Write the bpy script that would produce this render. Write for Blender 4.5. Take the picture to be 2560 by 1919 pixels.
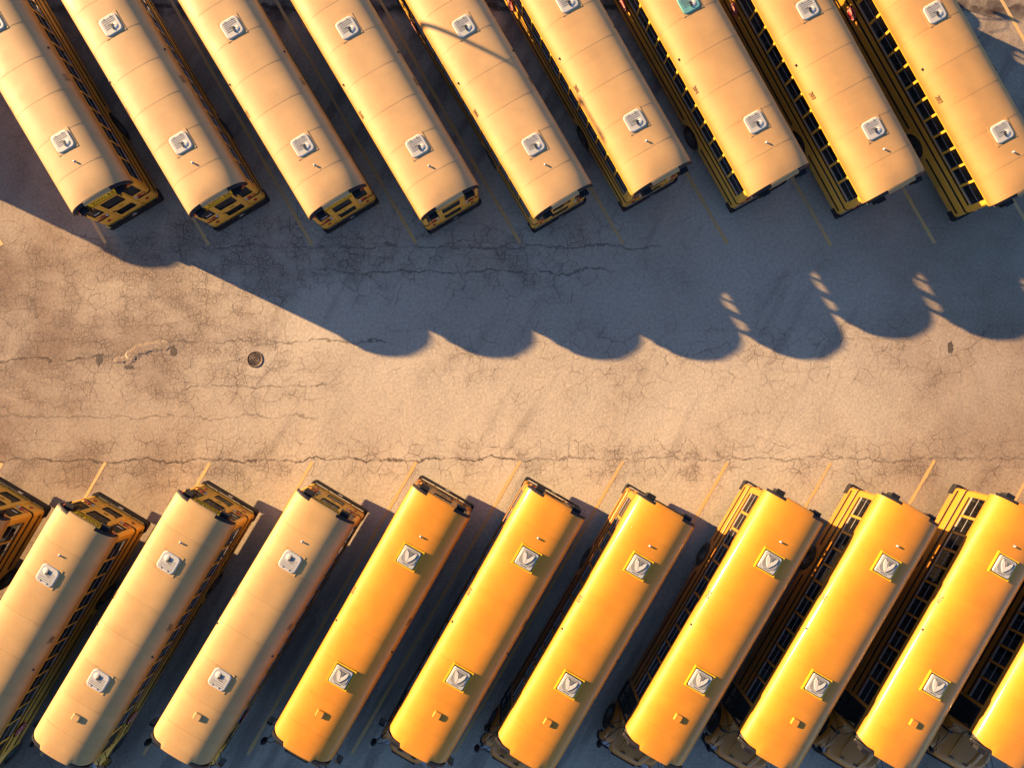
import bpy, math, random
from mathutils import Vector, Matrix

random.seed(7)
R = math.radians
sc = bpy.context.scene
for o in list(bpy.data.objects):
    bpy.data.objects.remove(o)
COL = sc.collection

# ------------------------------------------------------------------ camera, sky, sun, exposure
CAM_H = 25.5            # drone height above the lot (m)
FPX = 1560.0            # focal length in pixels of the 2560 px wide photograph
cam = bpy.data.cameras.new('camera')
cam.sensor_fit = 'HORIZONTAL'
cam.sensor_width = 36.0
cam.lens = 36.0 * FPX / 2560.0
cam.clip_start = 0.5
cam.clip_end = 2000
co = bpy.data.objects.new('camera', cam)
COL.objects.link(co)
co.location = (0, 0, CAM_H)
co.rotation_euler = (0, 0, 0)
sc.camera = co

SUN_EL = 13.7
SUN_SLOPE = 25.6        # shadows run this many degrees below the image's horizontal
sdir = Vector((math.cos(R(SUN_SLOPE)), -math.sin(R(SUN_SLOPE)), 0))     # direction shadows fall
world = bpy.data.worlds.new('World')
sc.world = world
world.use_nodes = True
wn = world.node_tree
sky = wn.nodes.new('ShaderNodeTexSky')
sky.sky_type = 'NISHITA'
sky.sun_disc = False
sky.sun_elevation = R(SUN_EL)
sky.sun_rotation = math.atan2(-sdir.x, -sdir.y)
sky.air_density = 0.75
sky.dust_density = 0.3
sky.ozone_density = 2.6
wn.links.new(sky.outputs[0], wn.nodes['Background'].inputs[0])
wn.nodes['Background'].inputs[1].default_value = 0.05

sun = bpy.data.lights.new('sun', 'SUN')
sun.energy = 5.0
sun.angle = R(0.55)
sun.color = (1.0, 0.635, 0.295)
so = bpy.data.objects.new('sun', sun)
COL.objects.link(so)
ray = (sdir * math.cos(R(SUN_EL)) + Vector((0, 0, -math.sin(R(SUN_EL))))).normalized()
so.rotation_euler = ray.to_track_quat('-Z', 'Y').to_euler()
so.location = (-40, 20, 30)

sc.view_settings.view_transform = 'Standard'
sc.view_settings.look = 'None'
sc.view_settings.gamma = 1.0
sc.view_settings.exposure = 2.24
sc.view_settings.use_curve_mapping = False
sc.cycles.max_bounces = 4
sc.cycles.diffuse_bounces = 2
sc.cycles.glossy_bounces = 2
sc.cycles.transparent_max_bounces = 12

# ------------------------------------------------------------------ node helpers
class NT:
    def __init__(self, name):
        self.m = bpy.data.materials.new(name)
        self.m.use_nodes = True
        self.t = self.m.node_tree
        self.b = self.t.nodes['Principled BSDF']
        self.out = self.t.nodes['Material Output']
    def n(self, kind, **kw):
        nd = self.t.nodes.new(kind)
        for k, v in kw.items():
            setattr(nd, k, v)
        return nd
    def put(self, sock, v):
        if hasattr(v, 'links') or hasattr(v, 'is_linked'):
            self.t.links.new(v, sock)
        else:
            sock.default_value = v
    def math(self, op, a, b=0.0, c=0.0, clamp=False):
        nd = self.n('ShaderNodeMath', operation=op, use_clamp=clamp)
        for i, v in enumerate((a, b, c)):
            self.put(nd.inputs[i], v)
        return nd.outputs[0]
    def vmath(self, op, a, b):
        nd = self.n('ShaderNodeVectorMath', operation=op)
        self.put(nd.inputs[0], a)
        if op == 'SCALE':
            self.put(nd.inputs[3], b)
        else:
            self.put(nd.inputs[1], b)
        return nd.outputs[0]
    def noise(self, vec, scale, detail=3, rough=0.55, color=False):
        nd = self.n('ShaderNodeTexNoise')
        self.put(nd.inputs['Vector'], vec)
        nd.inputs['Scale'].default_value = scale
        nd.inputs['Detail'].default_value = detail
        nd.inputs['Roughness'].default_value = rough
        return nd.outputs['Color' if color else 'Fac']
    def voro(self, vec, scale, feature='DISTANCE_TO_EDGE', out=0, rnd=1.0):
        nd = self.n('ShaderNodeTexVoronoi', feature=feature)
        nd.voronoi_dimensions = '2D'
        self.put(nd.inputs['Vector'], vec)
        nd.inputs['Scale'].default_value = scale
        nd.inputs['Randomness'].default_value = rnd
        return nd.outputs[out]
    def ramp(self, v, lo, hi, a=0.0, b=1.0, smooth=True):
        nd = self.n('ShaderNodeMapRange', interpolation_type='SMOOTHSTEP' if smooth else 'LINEAR')
        for i, x in enumerate((v, lo, hi, a, b)):
            self.put(nd.inputs[i], x)
        return nd.outputs[0]
    def mix(self, f, a, b, mode='MIX'):
        nd = self.n('ShaderNodeMix', data_type='RGBA', blend_type=mode)
        self.put(nd.inputs[0], f)
        self.put(nd.inputs[6], a if not isinstance(a, tuple) else (*a[:3], 1))
        self.put(nd.inputs[7], b if not isinstance(b, tuple) else (*b[:3], 1))
        return nd.outputs[2]
    def bump(self, h, dist, strength=1.0, normal=None):
        nd = self.n('ShaderNodeBump')
        nd.inputs['Strength'].default_value = strength
        nd.inputs['Distance'].default_value = dist
        self.put(nd.inputs['Height'], h)
        if normal is not None:
            self.put(nd.inputs['Normal'], normal)
        return nd.outputs[0]
    def pos(self):
        return self.n('ShaderNodeNewGeometry').outputs['Position']
    def obj(self):
        return self.n('ShaderNodeTexCoord').outputs['Object']
    def sep(self, v):
        nd = self.n('ShaderNodeSeparateXYZ')
        self.put(nd.inputs[0], v)
        return nd.outputs
    def rnd(self):
        return self.n('ShaderNodeObjectInfo').outputs['Random']
    def color(self, v):
        self.put(self.b.inputs['Base Color'], v if not isinstance(v, tuple) else (*v[:3], 1))
    def set(self, **kw):
        for k, v in kw.items():
            self.put(self.b.inputs[k.replace('_', ' ')], v)

def plain(name, col, rough=0.5, metal=0.0, var=0.12, vscale=6.0, bump=0.0, **kw):
    """simple procedural material: base colour with noise mottling and uneven gloss"""
    t = NT(name)
    p = t.obj()
    nz = t.noise(p, vscale, 4)
    f = t.ramp(nz, 0.3, 0.7, 1 - var, 1 + var)
    t.color(t.mix(1.0, col, t.vmath('SCALE', (1, 1, 1), f), 'MULTIPLY'))
    t.set(Roughness=t.ramp(t.noise(p, vscale * 2.3, 3), 0.3, 0.7, max(rough - .08, .02), min(rough + .1, 1)), Metallic=metal)
    if bump:
        t.put(t.b.inputs['Normal'], t.bump(t.noise(p, vscale * 5, 4), bump, 0.6))
    for k, v in kw.items():
        t.set(**{k: v})
    return t.m

# ------------------------------------------------------------------ materials
def asphalt():
    t = NT('asphalt')
    P = t.pos()
    X, Y, _ = t.sep(P)
    # warped coordinates so that the cracks wander
    w1 = t.vmath('SCALE', t.vmath('SUBTRACT', t.noise(P, 0.7, 3, color=True), (.5, .5, .5)), 0.9)
    w2 = t.vmath('SCALE', t.vmath('SUBTRACT', t.noise(P, 5.0, 3, color=True), (.5, .5, .5)), 0.14)
    Q = t.vmath('ADD', t.vmath('ADD', P, w1), w2)
    Q2 = t.vmath('ADD', P, t.vmath('ADD', t.vmath('SCALE', w1, 0.35), w2))
    c1 = t.ramp(t.voro(Q, 0.42), 0.0, 0.010, 1, 0)
    c2 = t.ramp(t.voro(Q, 1.7, rnd=0.9), 0.0, 0.036, 1, 0)
    c3 = t.ramp(t.voro(Q2, 3.3, rnd=0.75), 0.0, 0.060, 1, 0)
    c4 = t.ramp(t.voro(Q2, 7.5), 0.0, 0.20, 1, 0)
    big = t.noise(P, 0.11, 3)
    mid = t.noise(P, 0.33, 4)
    fin = t.noise(P, 1.3, 4)
    # where the paving has broken up: towards the left and along the old trench lines
    left = t.ramp(X, -21, -6, 1.0, 0.0)
    right = t.ramp(X, 9, 20, 0.0, 1.0)
    yw = t.math('ADD', Y, t.math('MULTIPLY', t.math('SUBTRACT', mid, 0.5), 1.6))
    def band(y0, half, soft, x0=None, x1=None):
        d = t.math('ABSOLUTE', t.math('SUBTRACT', yw, y0))
        b = t.ramp(d, half, half + soft, 1, 0)
        if x0 is not None:
            b = t.math('MULTIPLY', b, t.math('MULTIPLY', t.ramp(X, x0 - 2, x0 + 2, 0, 1), t.ramp(X, x1 - 2, x1 + 2, 1, 0)))
        return b
    b_low = band(-3.1, 0.35, 1.1)
    b_mid = band(5.3, 0.9, 1.8, -15, 4.5)
    b_midl = band(3.5, 1.5, 2.0, -24, -10)
    b_tr = band(0.6, 1.1, 1.0, -24, -8)
    b_tr2 = band(1.2, 0.7, 1.3, -3, 22)
    b_top = band(15.4, 0.15, 0.5)
    sm = t.math
    breakup = sm('ADD', sm('MULTIPLY', b_low, 0.75), sm('MULTIPLY', b_mid, 0.85))
    breakup = sm('ADD', breakup, sm('ADD', sm('MULTIPLY', b_tr, 0.7), sm('ADD', sm('MULTIPLY', b_tr2, .55), sm('MULTIPLY', b_midl, .7))))
    breakup = sm('ADD', breakup, sm('MULTIPLY', left, 0.35))
    dens = sm('ADD', sm('ADD', sm('MULTIPLY', breakup, 0.50), .06), sm('MULTIPLY', sm('SUBTRACT', mid, 0.5), 1.7))
    m2 = t.ramp(dens, 0.04, 0.34)
    m3 = t.ramp(sm('ADD', dens, sm('MULTIPLY', sm('SUBTRACT', fin, .5), .5)), 0.30, 0.62)
    m4 = t.ramp(sm('ADD', dens, sm('MULTIPLY', sm('SUBTRACT', fin, .5), .9)), 0.42, 0.80)
    m1 = t.ramp(t.noise(P, 0.5, 2), 0.48, 0.64)
    vis = t.ramp(fin, 0.33, 0.62, 0.22, 1.0)
    cr = sm('MULTIPLY', c1, m1)
    cr = sm('MAXIMUM', cr, sm('MULTIPLY', c2, m2))
    cr = sm('MAXIMUM', cr, sm('MULTIPLY', sm('MULTIPLY', c3, m3), 0.9))
    cr = sm('MAXIMUM', cr, sm('MULTIPLY', sm('MULTIPLY', c4, m4), 0.55))
    cr = sm('MULTIPLY', cr, sm('MULTIPLY', vis, t.ramp(breakup, 0.0, .8, .50, 1.05)))
    # long trench joints: thin wandering lines running along the aisle
    jn = sm('MULTIPLY', sm('SUBTRACT', t.noise(P, 0.7, 4, .7), .5), 1.0)
    def joint(y0, w, x0, x1, slope=0.0):
        d = sm('ABSOLUTE', sm('SUBTRACT', sm('ADD', Y, jn), sm('ADD', y0, sm('MULTIPLY', X, slope))))
        l = t.ramp(d, w * .4, w, 1, 0)
        return sm('MULTIPLY', l, sm('MULTIPLY', t.ramp(X, x0 - .4, x0 + .4, 0, 1), t.ramp(X, x1 - .4, x1 + .4, 1, 0)))
    j = joint(-3.07, 0.055, -40, 1.0, 0.002)
    j = sm('MAXIMUM', j, sm('MULTIPLY', joint(-3.05, 0.045, 1.0, 40), .7))
    j = sm('MAXIMUM', j, joint(1.02, 0.06, -40, -16.5))
    j = sm('MAXIMUM', j, sm('MULTIPLY', joint(1.72, 0.04, -14, -5), .8))
    j = sm('MAXIMUM', j, sm('MULTIPLY', joint(-0.12, 0.045, -13.5, -7.5), .8))
    j = sm('MAXIMUM', j, sm('MULTIPLY', joint(-1.35, 0.04, -30, -8), .6))
    j = sm('MAXIMUM', j, sm('MULTIPLY', joint(4.6, 0.06, -8, 4), .7))
    j = sm('MAXIMUM', j, sm('MULTIPLY', joint(5.6, 0.06, -14, 6), .7))
    j = sm('MAXIMUM', j, sm('MULTIPLY', joint(15.35, 0.16, -40, 40), 1.0))
    j = sm('MULTIPLY', j, t.ramp(t.noise(P, 1.7, 3), .34, .52, .25, 1))
    cr = sm('MAXIMUM', cr, j)
    # colour: bleached aggregate, mottled, with browner broken zones
    base = t.mix(t.ramp(big, 0.35, 0.65), (0.41, 0.348, 0.275), (0.465, 0.405, 0.325))
    base = t.mix(t.ramp(mid, 0.42, 0.7, 0, .35), base, (0.35, 0.295, 0.235))
    rough_zone = t.ramp(sm('ADD', dens, sm('MULTIPLY', sm('SUBTRACT', fin, .5), .8)), 0.20, 1.0, 0, 0.36)
    base = t.mix(rough_zone, base, (0.24, 0.185, 0.150))
    edge = sm('ADD', sm('MULTIPLY', left, 0.85), sm('MULTIPLY', right, .62))  # outer paving browner: dirt at left, and lens vignette put into the colour
    base = t.mix(sm('MULTIPLY', edge, t.ramp(mid, .3, .65, .6, 1)), base, (0.185, 0.125, 0.090))
    # dark oily drips down the stalls
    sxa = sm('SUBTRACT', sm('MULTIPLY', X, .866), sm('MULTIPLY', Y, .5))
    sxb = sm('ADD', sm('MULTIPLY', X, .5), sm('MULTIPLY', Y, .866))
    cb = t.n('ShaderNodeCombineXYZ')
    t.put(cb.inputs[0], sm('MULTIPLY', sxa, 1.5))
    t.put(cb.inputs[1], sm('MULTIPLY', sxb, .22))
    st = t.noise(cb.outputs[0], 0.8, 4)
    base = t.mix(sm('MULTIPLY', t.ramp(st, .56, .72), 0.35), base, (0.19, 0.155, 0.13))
    # painted shade between the parked buses, broken into streaks along the stalls
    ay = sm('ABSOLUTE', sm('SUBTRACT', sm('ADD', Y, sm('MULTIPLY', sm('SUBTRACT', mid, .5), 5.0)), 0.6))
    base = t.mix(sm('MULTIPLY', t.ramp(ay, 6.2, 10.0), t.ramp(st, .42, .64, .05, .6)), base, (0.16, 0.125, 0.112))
    # the wet, dark trench line at the top
    base = t.mix(sm('MULTIPLY', b_top, t.ramp(fin, .35, .6, .2, .85)), base, (0.07, 0.055, 0.05))
    grit = t.noise(P, 55, 2, .7)
    base = t.mix(1.0, base, t.vmath('SCALE', (1, 1, 1), t.ramp(grit, .3, .7, .72, 1.25)), 'MULTIPLY')
    med = t.noise(P, 9, 4, .6)
    base = t.mix(1.0, base, t.vmath('SCALE', (1, 1, 1), t.ramp(med, .3, .7, .86, 1.12)), 'MULTIPLY')
    col = t.mix(sm('MULTIPLY', cr, 0.80), base, (0.05, 0.033, 0.028))
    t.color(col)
    t.set(Roughness=t.ramp(mid, .3, .7, .80, .95))
    t.b.inputs['Specular IOR Level'].default_value = 0.25
    h = sm('ADD', sm('MULTIPLY', t.noise(P, 11, 5, .8), 0.020), sm('MULTIPLY', t.noise(P, 0.6, 3, .5), 0.05))
    t.put(t.b.inputs['Normal'], t.bump(h, 1.0, .65))
    return t.m

def line_paint():
    t = NT('line_paint')
    P = t.pos()
    wear = t.noise(P, 6, 5, .7)
    wear2 = t.noise(P, 1.2, 3)
    f = t.ramp(t.math('ADD', t.math('MULTIPLY', wear, .7), t.math('MULTIPLY', wear2, .6)), .52, .78)
    f = t.math('MULTIPLY', f, .5)
    t.color(t.mix(f, (0.62, 0.365, 0.12), (0.40, 0.32, 0.22)))
    t.set(Roughness=.8)
    t.put(t.b.inputs['Normal'], t.bump(t.noise(P, 55, 2), .006, .6))
    return t.m

def bus_paint(name, top, low, rough, coat, dent=0.0, z0=2.45, z1=2.80, spec=.5):
    """school-bus enamel: 'top' is the weathered colour of the upper roof, 'low' that of the walls and roof sides, darkened to offset their sun highlight"""
    t = NT(name)
    p = t.obj()
    g = t.pos()
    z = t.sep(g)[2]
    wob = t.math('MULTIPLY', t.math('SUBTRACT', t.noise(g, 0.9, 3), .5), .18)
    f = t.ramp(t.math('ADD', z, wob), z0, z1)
    c = t.mix(f, low, top)  # bleached crown over sides painted darker to offset their sun highlight
    mott = t.ramp(t.noise(g, 1.1, 4), .3, .7, .93, 1.05)
    spots = t.ramp(t.noise(g, 7.0, 4, .65), .62, .78, 1.0, .82)
    c = t.mix(1.0, c, t.vmath('SCALE', (1, 1, 1), t.math('MULTIPLY', mott, spots)), 'MULTIPLY')
    c = t.mix(1.0, c, t.vmath('SCALE', (1, 1, 1), t.ramp(t.rnd(), 0, 1, .96, 1.03, False)), 'MULTIPLY')
    c = t.mix(1.0, c, t.n('ShaderNodeObjectInfo').outputs['Color'], 'MULTIPLY')
    # rain streaks and dirt running down from the crown, different on every sheet
    off = t.n('ShaderNodeCombineXYZ')
    t.put(off.inputs[0], t.math('MULTIPLY', t.rnd(), 37.0))
    t.put(off.inputs[1], t.math('MULTIPLY', t.rnd(), 61.0))
    sv = t.vmath('ADD', t.vmath('MULTIPLY', p, (.7, 7.0, .7)), off.outputs[0])
    streak = t.ramp(t.noise(sv, 1.0, 4, .6), .35, .75, 1.012, .975)
    smudge = t.ramp(t.noise(t.vmath('ADD', p, off.outputs[0]), 2.2, 4, .65), .56, .80, 1.0, .93)
    c = t.mix(1.0, c, t.vmath('SCALE', (1, 1, 1), t.math('MULTIPLY', streak, smudge)), 'MULTIPLY')
    # road grime towards the skirts
    grime = t.math('MULTIPLY', t.ramp(z, .5, 1.2, .55, 0), t.ramp(t.noise(g, 2.2, 4), .35, .65, .3, 1))
    c = t.mix(grime, c, (0.10, 0.07, 0.045))
    t.color(c)
    t.set(Roughness=t.ramp(t.noise(g, 1.6, 3), .3, .7, rough - .05, rough + .07))
    t.b.inputs['Specular IOR Level'].default_value = spec
    t.b.inputs['Coat Weight'].default_value = coat
    t.b.inputs['Coat Roughness'].default_value = .10
    if dent:
        h = t.math('ADD', t.noise(g, 1.0, 2, .4), t.math('MULTIPLY', t.noise(g, 3.5, 2, .4), .25))
        t.put(t.b.inputs['Normal'], t.bump(h, dent, .5))
    return t.m

def glass_mat(name, tint, refl_rough=.03):
    t = NT(name)
    tr = t.n('ShaderNodeBsdfTransparent')
    tr.inputs[0].default_value = (*tint, 1)
    gl = t.n('ShaderNodeBsdfGlossy')
    gl.inputs['Roughness'].default_value = refl_rough
    gl.inputs['Color'].default_value = (.85, .9, .95, 1)
    lw = t.n('ShaderNodeLayerWeight')
    fr = t.math('ADD', t.math('MULTIPLY', t.math('POWER', lw.outputs['Facing'], 5.0), .9), .04)
    dust = t.noise(t.obj(), 3.0, 4)
    mx = t.n('ShaderNodeMixShader')
    t.put(mx.inputs[0], fr)
    t.put(mx.inputs[1], tr.outputs[0])
    t.put(mx.inputs[2], gl.outputs[0])
    df = t.n('ShaderNodeBsdfDiffuse')
    df.inputs[0].default_value = (.25, .22, .19, 1)
    m2 = t.n('ShaderNodeMixShader')
    t.put(m2.inputs[0], t.ramp(dust,   .4, .75, .004, .03))
    t.put(m2.inputs[1], mx.outputs[0])
    t.put(m2.inputs[2], df.outputs[0])
    t.put(t.out.inputs[0], m2.outputs[0])
    return t.m

M = dict(
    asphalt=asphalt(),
    line=line_paint(),
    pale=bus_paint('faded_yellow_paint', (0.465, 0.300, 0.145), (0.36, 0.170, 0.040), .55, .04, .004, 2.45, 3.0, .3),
    old=bus_paint('old_yellow_paint', (0.76, 0.42, 0.05), (0.76, 0.42, 0.05), .45, .15, .003),
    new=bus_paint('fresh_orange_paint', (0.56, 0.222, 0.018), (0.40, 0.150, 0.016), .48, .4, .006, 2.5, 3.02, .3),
    black=plain('black_plastic', (0.014, 0.014, 0.018), .5, 0, .2, 5, 0, Specular_IOR_Level=.22),
    rail=plain('black_rub_rail', (0.012, 0.010, 0.010), .5, 0, .2, 5, 0, Specular_IOR_Level=.25),
    rubber=plain('tyre_rubber', (0.02, 0.019, 0.018), .8, 0, .25, 9, .004),
    steel=plain('painted_rim', (0.10, 0.09, 0.08), .5, .3),
    alu=plain('window_aluminium', (0.40, 0.38, 0.39), .40, .6, .1),
    frame=plain('window_gasket', (0.012, 0.011, 0.012), .5),
    inside=plain('dark_interior', (0.020, 0.018, 0.017), .8, 0, .2, 3),
    seat=plain('seat_vinyl', (0.022, 0.020, 0.022), .55, 0, .2, 3),
    glass=glass_mat('window_glass', (.86, .86, .84)),
    white=plain('hatch_plastic', (0.40, 0.40, 0.38), .5, 0, .06, 3, .002),
    panel=plain('hatch_panel', (0.24, 0.236, 0.22), .5, 0, .06, 3),
    hframe=plain('hatch_frame_paint', (0.66, 0.40, 0.012), .4, 0, .08, 4),
    whiteb=plain('hatch_emboss', (0.52, 0.51, 0.46), .45, 0, .05, 3),
    grey=plain('hatch_grey', (0.16, 0.155, 0.15), .5, 0, .08, 4),
    dark=plain('hatch_handle', (0.02, 0.022, 0.025), .4),
    sign=plain('sign_yellow', (0.86, 0.56, 0.015), .4, 0, .05, 4),
    ink=plain('black_lettering', (0.015, 0.013, 0.012), .5),
    inkb=plain('faded_lettering', (0.13, 0.07, 0.02), .6),
    red=plain('red_lens', (0.33, 0.012, 0.010), .18, 0, .1, 6, 0, Coat_Weight=.6),
    amber=plain('amber_lens', (0.55, 0.16, 0.01), .18, 0, .1, 6, 0, Coat_Weight=.6),
    clear=plain('clear_lens', (0.45, 0.42, 0.40), .15, .2, .1, 6, 0, Coat_Weight=.6),
    stopred=plain('stop_sign_red', (0.40, 0.020, 0.022), .45, 0, .06, 4),
    paper=plain('white_decal', (0.66, 0.64, 0.62), .6),
    mirror=plain('mirror_glass', (0.75, 0.78, 0.82), .06, 1.0, .03),
    iron=plain('cast_iron', (0.09, 0.062, 0.052), .65, .3, .3, 14, .004),
    pit=plain('drain_pit', (0.008, 0.007, 0.007), .9),
    patch=plain('loose_patch', (0.24, 0.20, 0.165), .9, 0, .3, 7, .02),
    hole=plain('broken_base_course', (0.075, 0.058, 0.05), .95, 0, .5, 16, .02),
    teal=plain('teal_cover', (0.10, 0.30, 0.30), .5, 0, .15, 5),
    galv=plain('galvanised_steel', (0.35, 0.36, 0.37), .45, .8, .1),
)

# ------------------------------------------------------------------ mesh helpers
class MB:
    def __init__(self):
        self.v, self.f, self.s, self.mi = [], [], [], []
    def add(self, verts, faces, smooth=False, mi=0):
        k = len(self.v)
        self.v += [tuple(p) for p in verts]
        for f in faces:
            self.f.append([i + k for i in f])
            self.s.append(smooth)
            self.mi.append(mi)
        return self
    def box(self, x0, x1, y0, y1, z0, z1, mi=0):
        v = [(x, y, z) for z in (z0, z1) for y in (y0, y1) for x in (x0, x1)]
        return self.add(v, [(0, 2, 3, 1), (4, 5, 7, 6), (0, 1, 5, 4), (2, 6, 7, 3), (0, 4, 6, 2), (1, 3, 7, 5)], False, mi)
    def prism(self, pts, axis, a, b, smooth=False, mi=0, caps=True):
        """extrude a 2D outline along an axis; pts are the other two coordinates in xyz order"""
        def P(p, c):
            q = list(p)
            q.insert(axis, c)
            return tuple(q)
        n = len(pts)
        v = [P(p, a) for p in pts] + [P(p, b) for p in pts]
        self.add(v, [(i, (i + 1) % n, n + (i + 1) % n, n + i) for i in range(n)], smooth, mi)
        if caps:
            k = len(self.v) - 2 * n
            self.f += [[k + i for i in range(n)][::-1], [k + n + i for i in range(n)]]
            self.s += [False, False]
            self.mi += [mi, mi]
        return self
    def tube(self, pts, r, seg=8, mi=0):
        pts = [Vector(p) for p in pts]
        rs = r if isinstance(r, (list, tuple)) else [r] * len(pts)
        rings = []
        for i, p in enumerate(pts):
            d = (pts[min(i + 1, len(pts) - 1)] - pts[max(i - 1, 0)]).normalized()
            a = d.cross(Vector((0, 0, 1)))
            if a.length < 1e-3:
                a = d.cross(Vector((0, 1, 0)))
            a.normalize()
            b = d.cross(a)
            rings.append([p + (a * math.cos(2 * math.pi * k / seg) + b * math.sin(2 * math.pi * k / seg)) * rs[i] for k in range(seg)])
        v = [q for rg in rings for q in rg]
        f = []
        for i in range(len(pts) - 1):
            for k in range(seg):
                f.append((i * seg + k, i * seg + (k + 1) % seg, (i + 1) * seg + (k + 1) % seg, (i + 1) * seg + k))
        f.append(tuple(range(seg))[::-1])
        f.append(tuple(range((len(pts) - 1) * seg, len(pts) * seg)))
        return self.add(v, f, True, mi)
    def lathe(self, prof, axis=2, c=(0, 0, 0), seg=24, mi=0):
        v, f = [], []
        n = len(prof)
        for k in range(seg):
            a = 2 * math.pi * k / seg
            for r, h in prof:
                q = [r * math.cos(a), r * math.sin(a)]
                q.insert(axis, h)
                v.append((q[0] + c[0], q[1] + c[1], q[2] + c[2]))
        for k in range(seg):
            for i in range(n - 1):
                f.append((k * n + i, ((k + 1) % seg) * n + i, ((k + 1) % seg) * n + i + 1, k * n + i + 1))
        return self.add(v, f, True, mi)
    def grid(self, rows, smooth=True, mi=0, close=False):
        n = len(rows[0])
        v = [p for r in rows for p in r]
        f = []
        for i in range(len(rows) - 1):
            for k in range(n - 1 + (1 if close else 0)):
                f.append((i * n + k, i * n + (k + 1) % n, (i + 1) * n + (k + 1) % n, (i + 1) * n + k))
        return self.add(v, f, smooth, mi)
    def wall(self, xs, zs, holes, y0, y1, mi=0, plane='xz'):
        """slab with rectangular openings: cells of a grid, leaving out those inside a hole"""
        xs = sorted(set(xs) | {h[i] for h in holes for i in (0, 1)})
        zs = sorted(set(zs) | {h[i] for h in holes for i in (2, 3)})
        def hole(i, k):
            if i < 0 or k < 0 or i >= len(xs) - 1 or k >= len(zs) - 1:
                return True
            cx, cz = (xs[i] + xs[i + 1]) / 2, (zs[k] + zs[k + 1]) / 2
            return any(h[0] < cx < h[1] and h[2] < cz < h[3] for h in holes)
        def P(x, y, z):
            return (x, y, z) if plane == 'xz' else (y, x, z)
        for i in range(len(xs) - 1):
            for k in range(len(zs) - 1):
                if hole(i, k):
                    continue
                a, b, c, d = xs[i], xs[i + 1], zs[k], zs[k + 1]
                for y in (y0, y1):
                    self.add([P(a, y, c), P(b, y, c), P(b, y, d), P(a, y, d)], [(0, 1, 2, 3)], False, mi)
                for (di, dk, e) in ((-1, 0, ((a, c), (a, d))), (1, 0, ((b, c), (b, d))), (0, -1, ((a, c), (b, c))), (0, 1, ((a, d), (b, d)))):
                    if hole(i + di, k + dk):
                        (p, q), (r, s) = e
                        self.add([P(p, y0, q), P(r, y0, s), P(r, y1, s), P(p, y1, q)], [(0, 1, 2, 3)], False, mi)
        return self
    def mesh(self, name, *mats):
        me = bpy.data.meshes.new(name)
        me.from_pydata(self.v, [], self.f)
        me.validate()
        for m in mats:
            me.materials.append(M[m] if isinstance(m, str) else m)
        if len(me.polygons) == len(self.f):
            me.polygons.foreach_set('use_smooth', self.s)
            me.polygons.foreach_set('material_index', self.mi)
        me.update()
        return me

def rrect(w, h, r, seg=5, cx=0, cy=0):
    pts = []
    for (sx, sy, a0) in ((1, 1, 0), (-1, 1, 90), (-1, -1, 180), (1, -1, 270)):
        for k in range(seg + 1):
            a = R(a0 + 90 * k / seg)
            pts.append((cx + sx * (w / 2 - r) + r * math.cos(a), cy + sy * (h / 2 - r) + r * math.sin(a)))
    return pts

_txt = {}
def text_mesh(s, size, mat, depth=0.002, squeeze=1.0):
    key = (s, size, mat)
    if key in _txt:
        return _txt[key]
    cu = bpy.data.curves.new('lettering', 'FONT')
    cu.body = s
    cu.size = size
    cu.align_x = 'CENTER'
    cu.align_y = 'CENTER'
    cu.extrude = depth
    cu.resolution_u = 2
    cu.offset = size * 0.02
    ob = bpy.data.objects.new('lettering', cu)
    COL.objects.link(ob)
    bpy.context.view_layer.update()
    dg = bpy.context.evaluated_depsgraph_get()
    me = bpy.data.meshes.new_from_object(ob.evaluated_get(dg))
    bpy.data.objects.remove(ob)
    bpy.data.curves.remove(cu)
    if squeeze != 1.0:
        for v in me.vertices:
            v.co.x *= squeeze
    me.materials.clear()
    me.materials.append(M[mat])
    _txt[key] = me
    return me

def link(name, data, parent=None, mat=None):
    o = bpy.data.objects.new(name, data)
    COL.objects.link(o)
    if parent is not None:
        o.parent = parent
    if mat is not None:
        o.matrix_local = mat
    return o

def tag(o, label=None, cat=None, group=None, kind=None):
    if label: o['label'] = label
    if cat: o['category'] = cat
    if group: o['group'] = group
    if kind: o['kind'] = kind
    return o

T = Matrix.Translation

def px(x, y, h=0.0):
    """place a point seen in the photograph (pixel of the 2560 px frame) at height h on the lot"""
    s = FPX / (CAM_H - h)
    return Vector(((x - 1280) / s, (959.5 - y) / s, h))

# ------------------------------------------------------------------ the ground and its painted stalls
def build_ground():
    g = MB()
    g.add([(-250, -250, 0), (250, -250, 0), (250, 250, 0), (-250, 250, 0)], [(0, 1, 2, 3)])
    o = link('parking_lot', g.mesh('parking_lot', 'asphalt'))
    tag(o, 'cracked sun-bleached asphalt of the bus parking lot', kind='structure')
    a = R(30)
    pitch = 259.0 * CAM_H / FPX
    x0 = px(1300, 0).x
    lw = 0.064
    LEN = 13.8
    def stripe(x, y, d):
        f = Vector((-math.sin(a), d * math.cos(a), 0))
        n = Vector((f.y, -f.x, 0))
        N = 40
        v = []
        for k in range(N + 1):
            c = Vector((x, y, 0.004)) + f * (LEN * k / N)
            e = 0.012
            v += [c + n * (lw + random.uniform(-e, e)), c - n * (lw + random.uniform(-e, e))]
        m = MB().add(v, [(2 * k, 2 * k + 1, 2 * k + 3, 2 * k + 2) for k in range(N)])
        return m.mesh('parking_line', 'line')
    yt = px(0, 611).y
    yb = px(0, 1154).y
    for k in range(-6, 8):
        for (y, d) in ((yt, 1), (yb, -1)):
            o = link('parking_line', stripe(x0 + k * pitch + random.uniform(-.02, .02), y + random.uniform(-.06, .06), d))
            tag(o, kind='structure')

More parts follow.
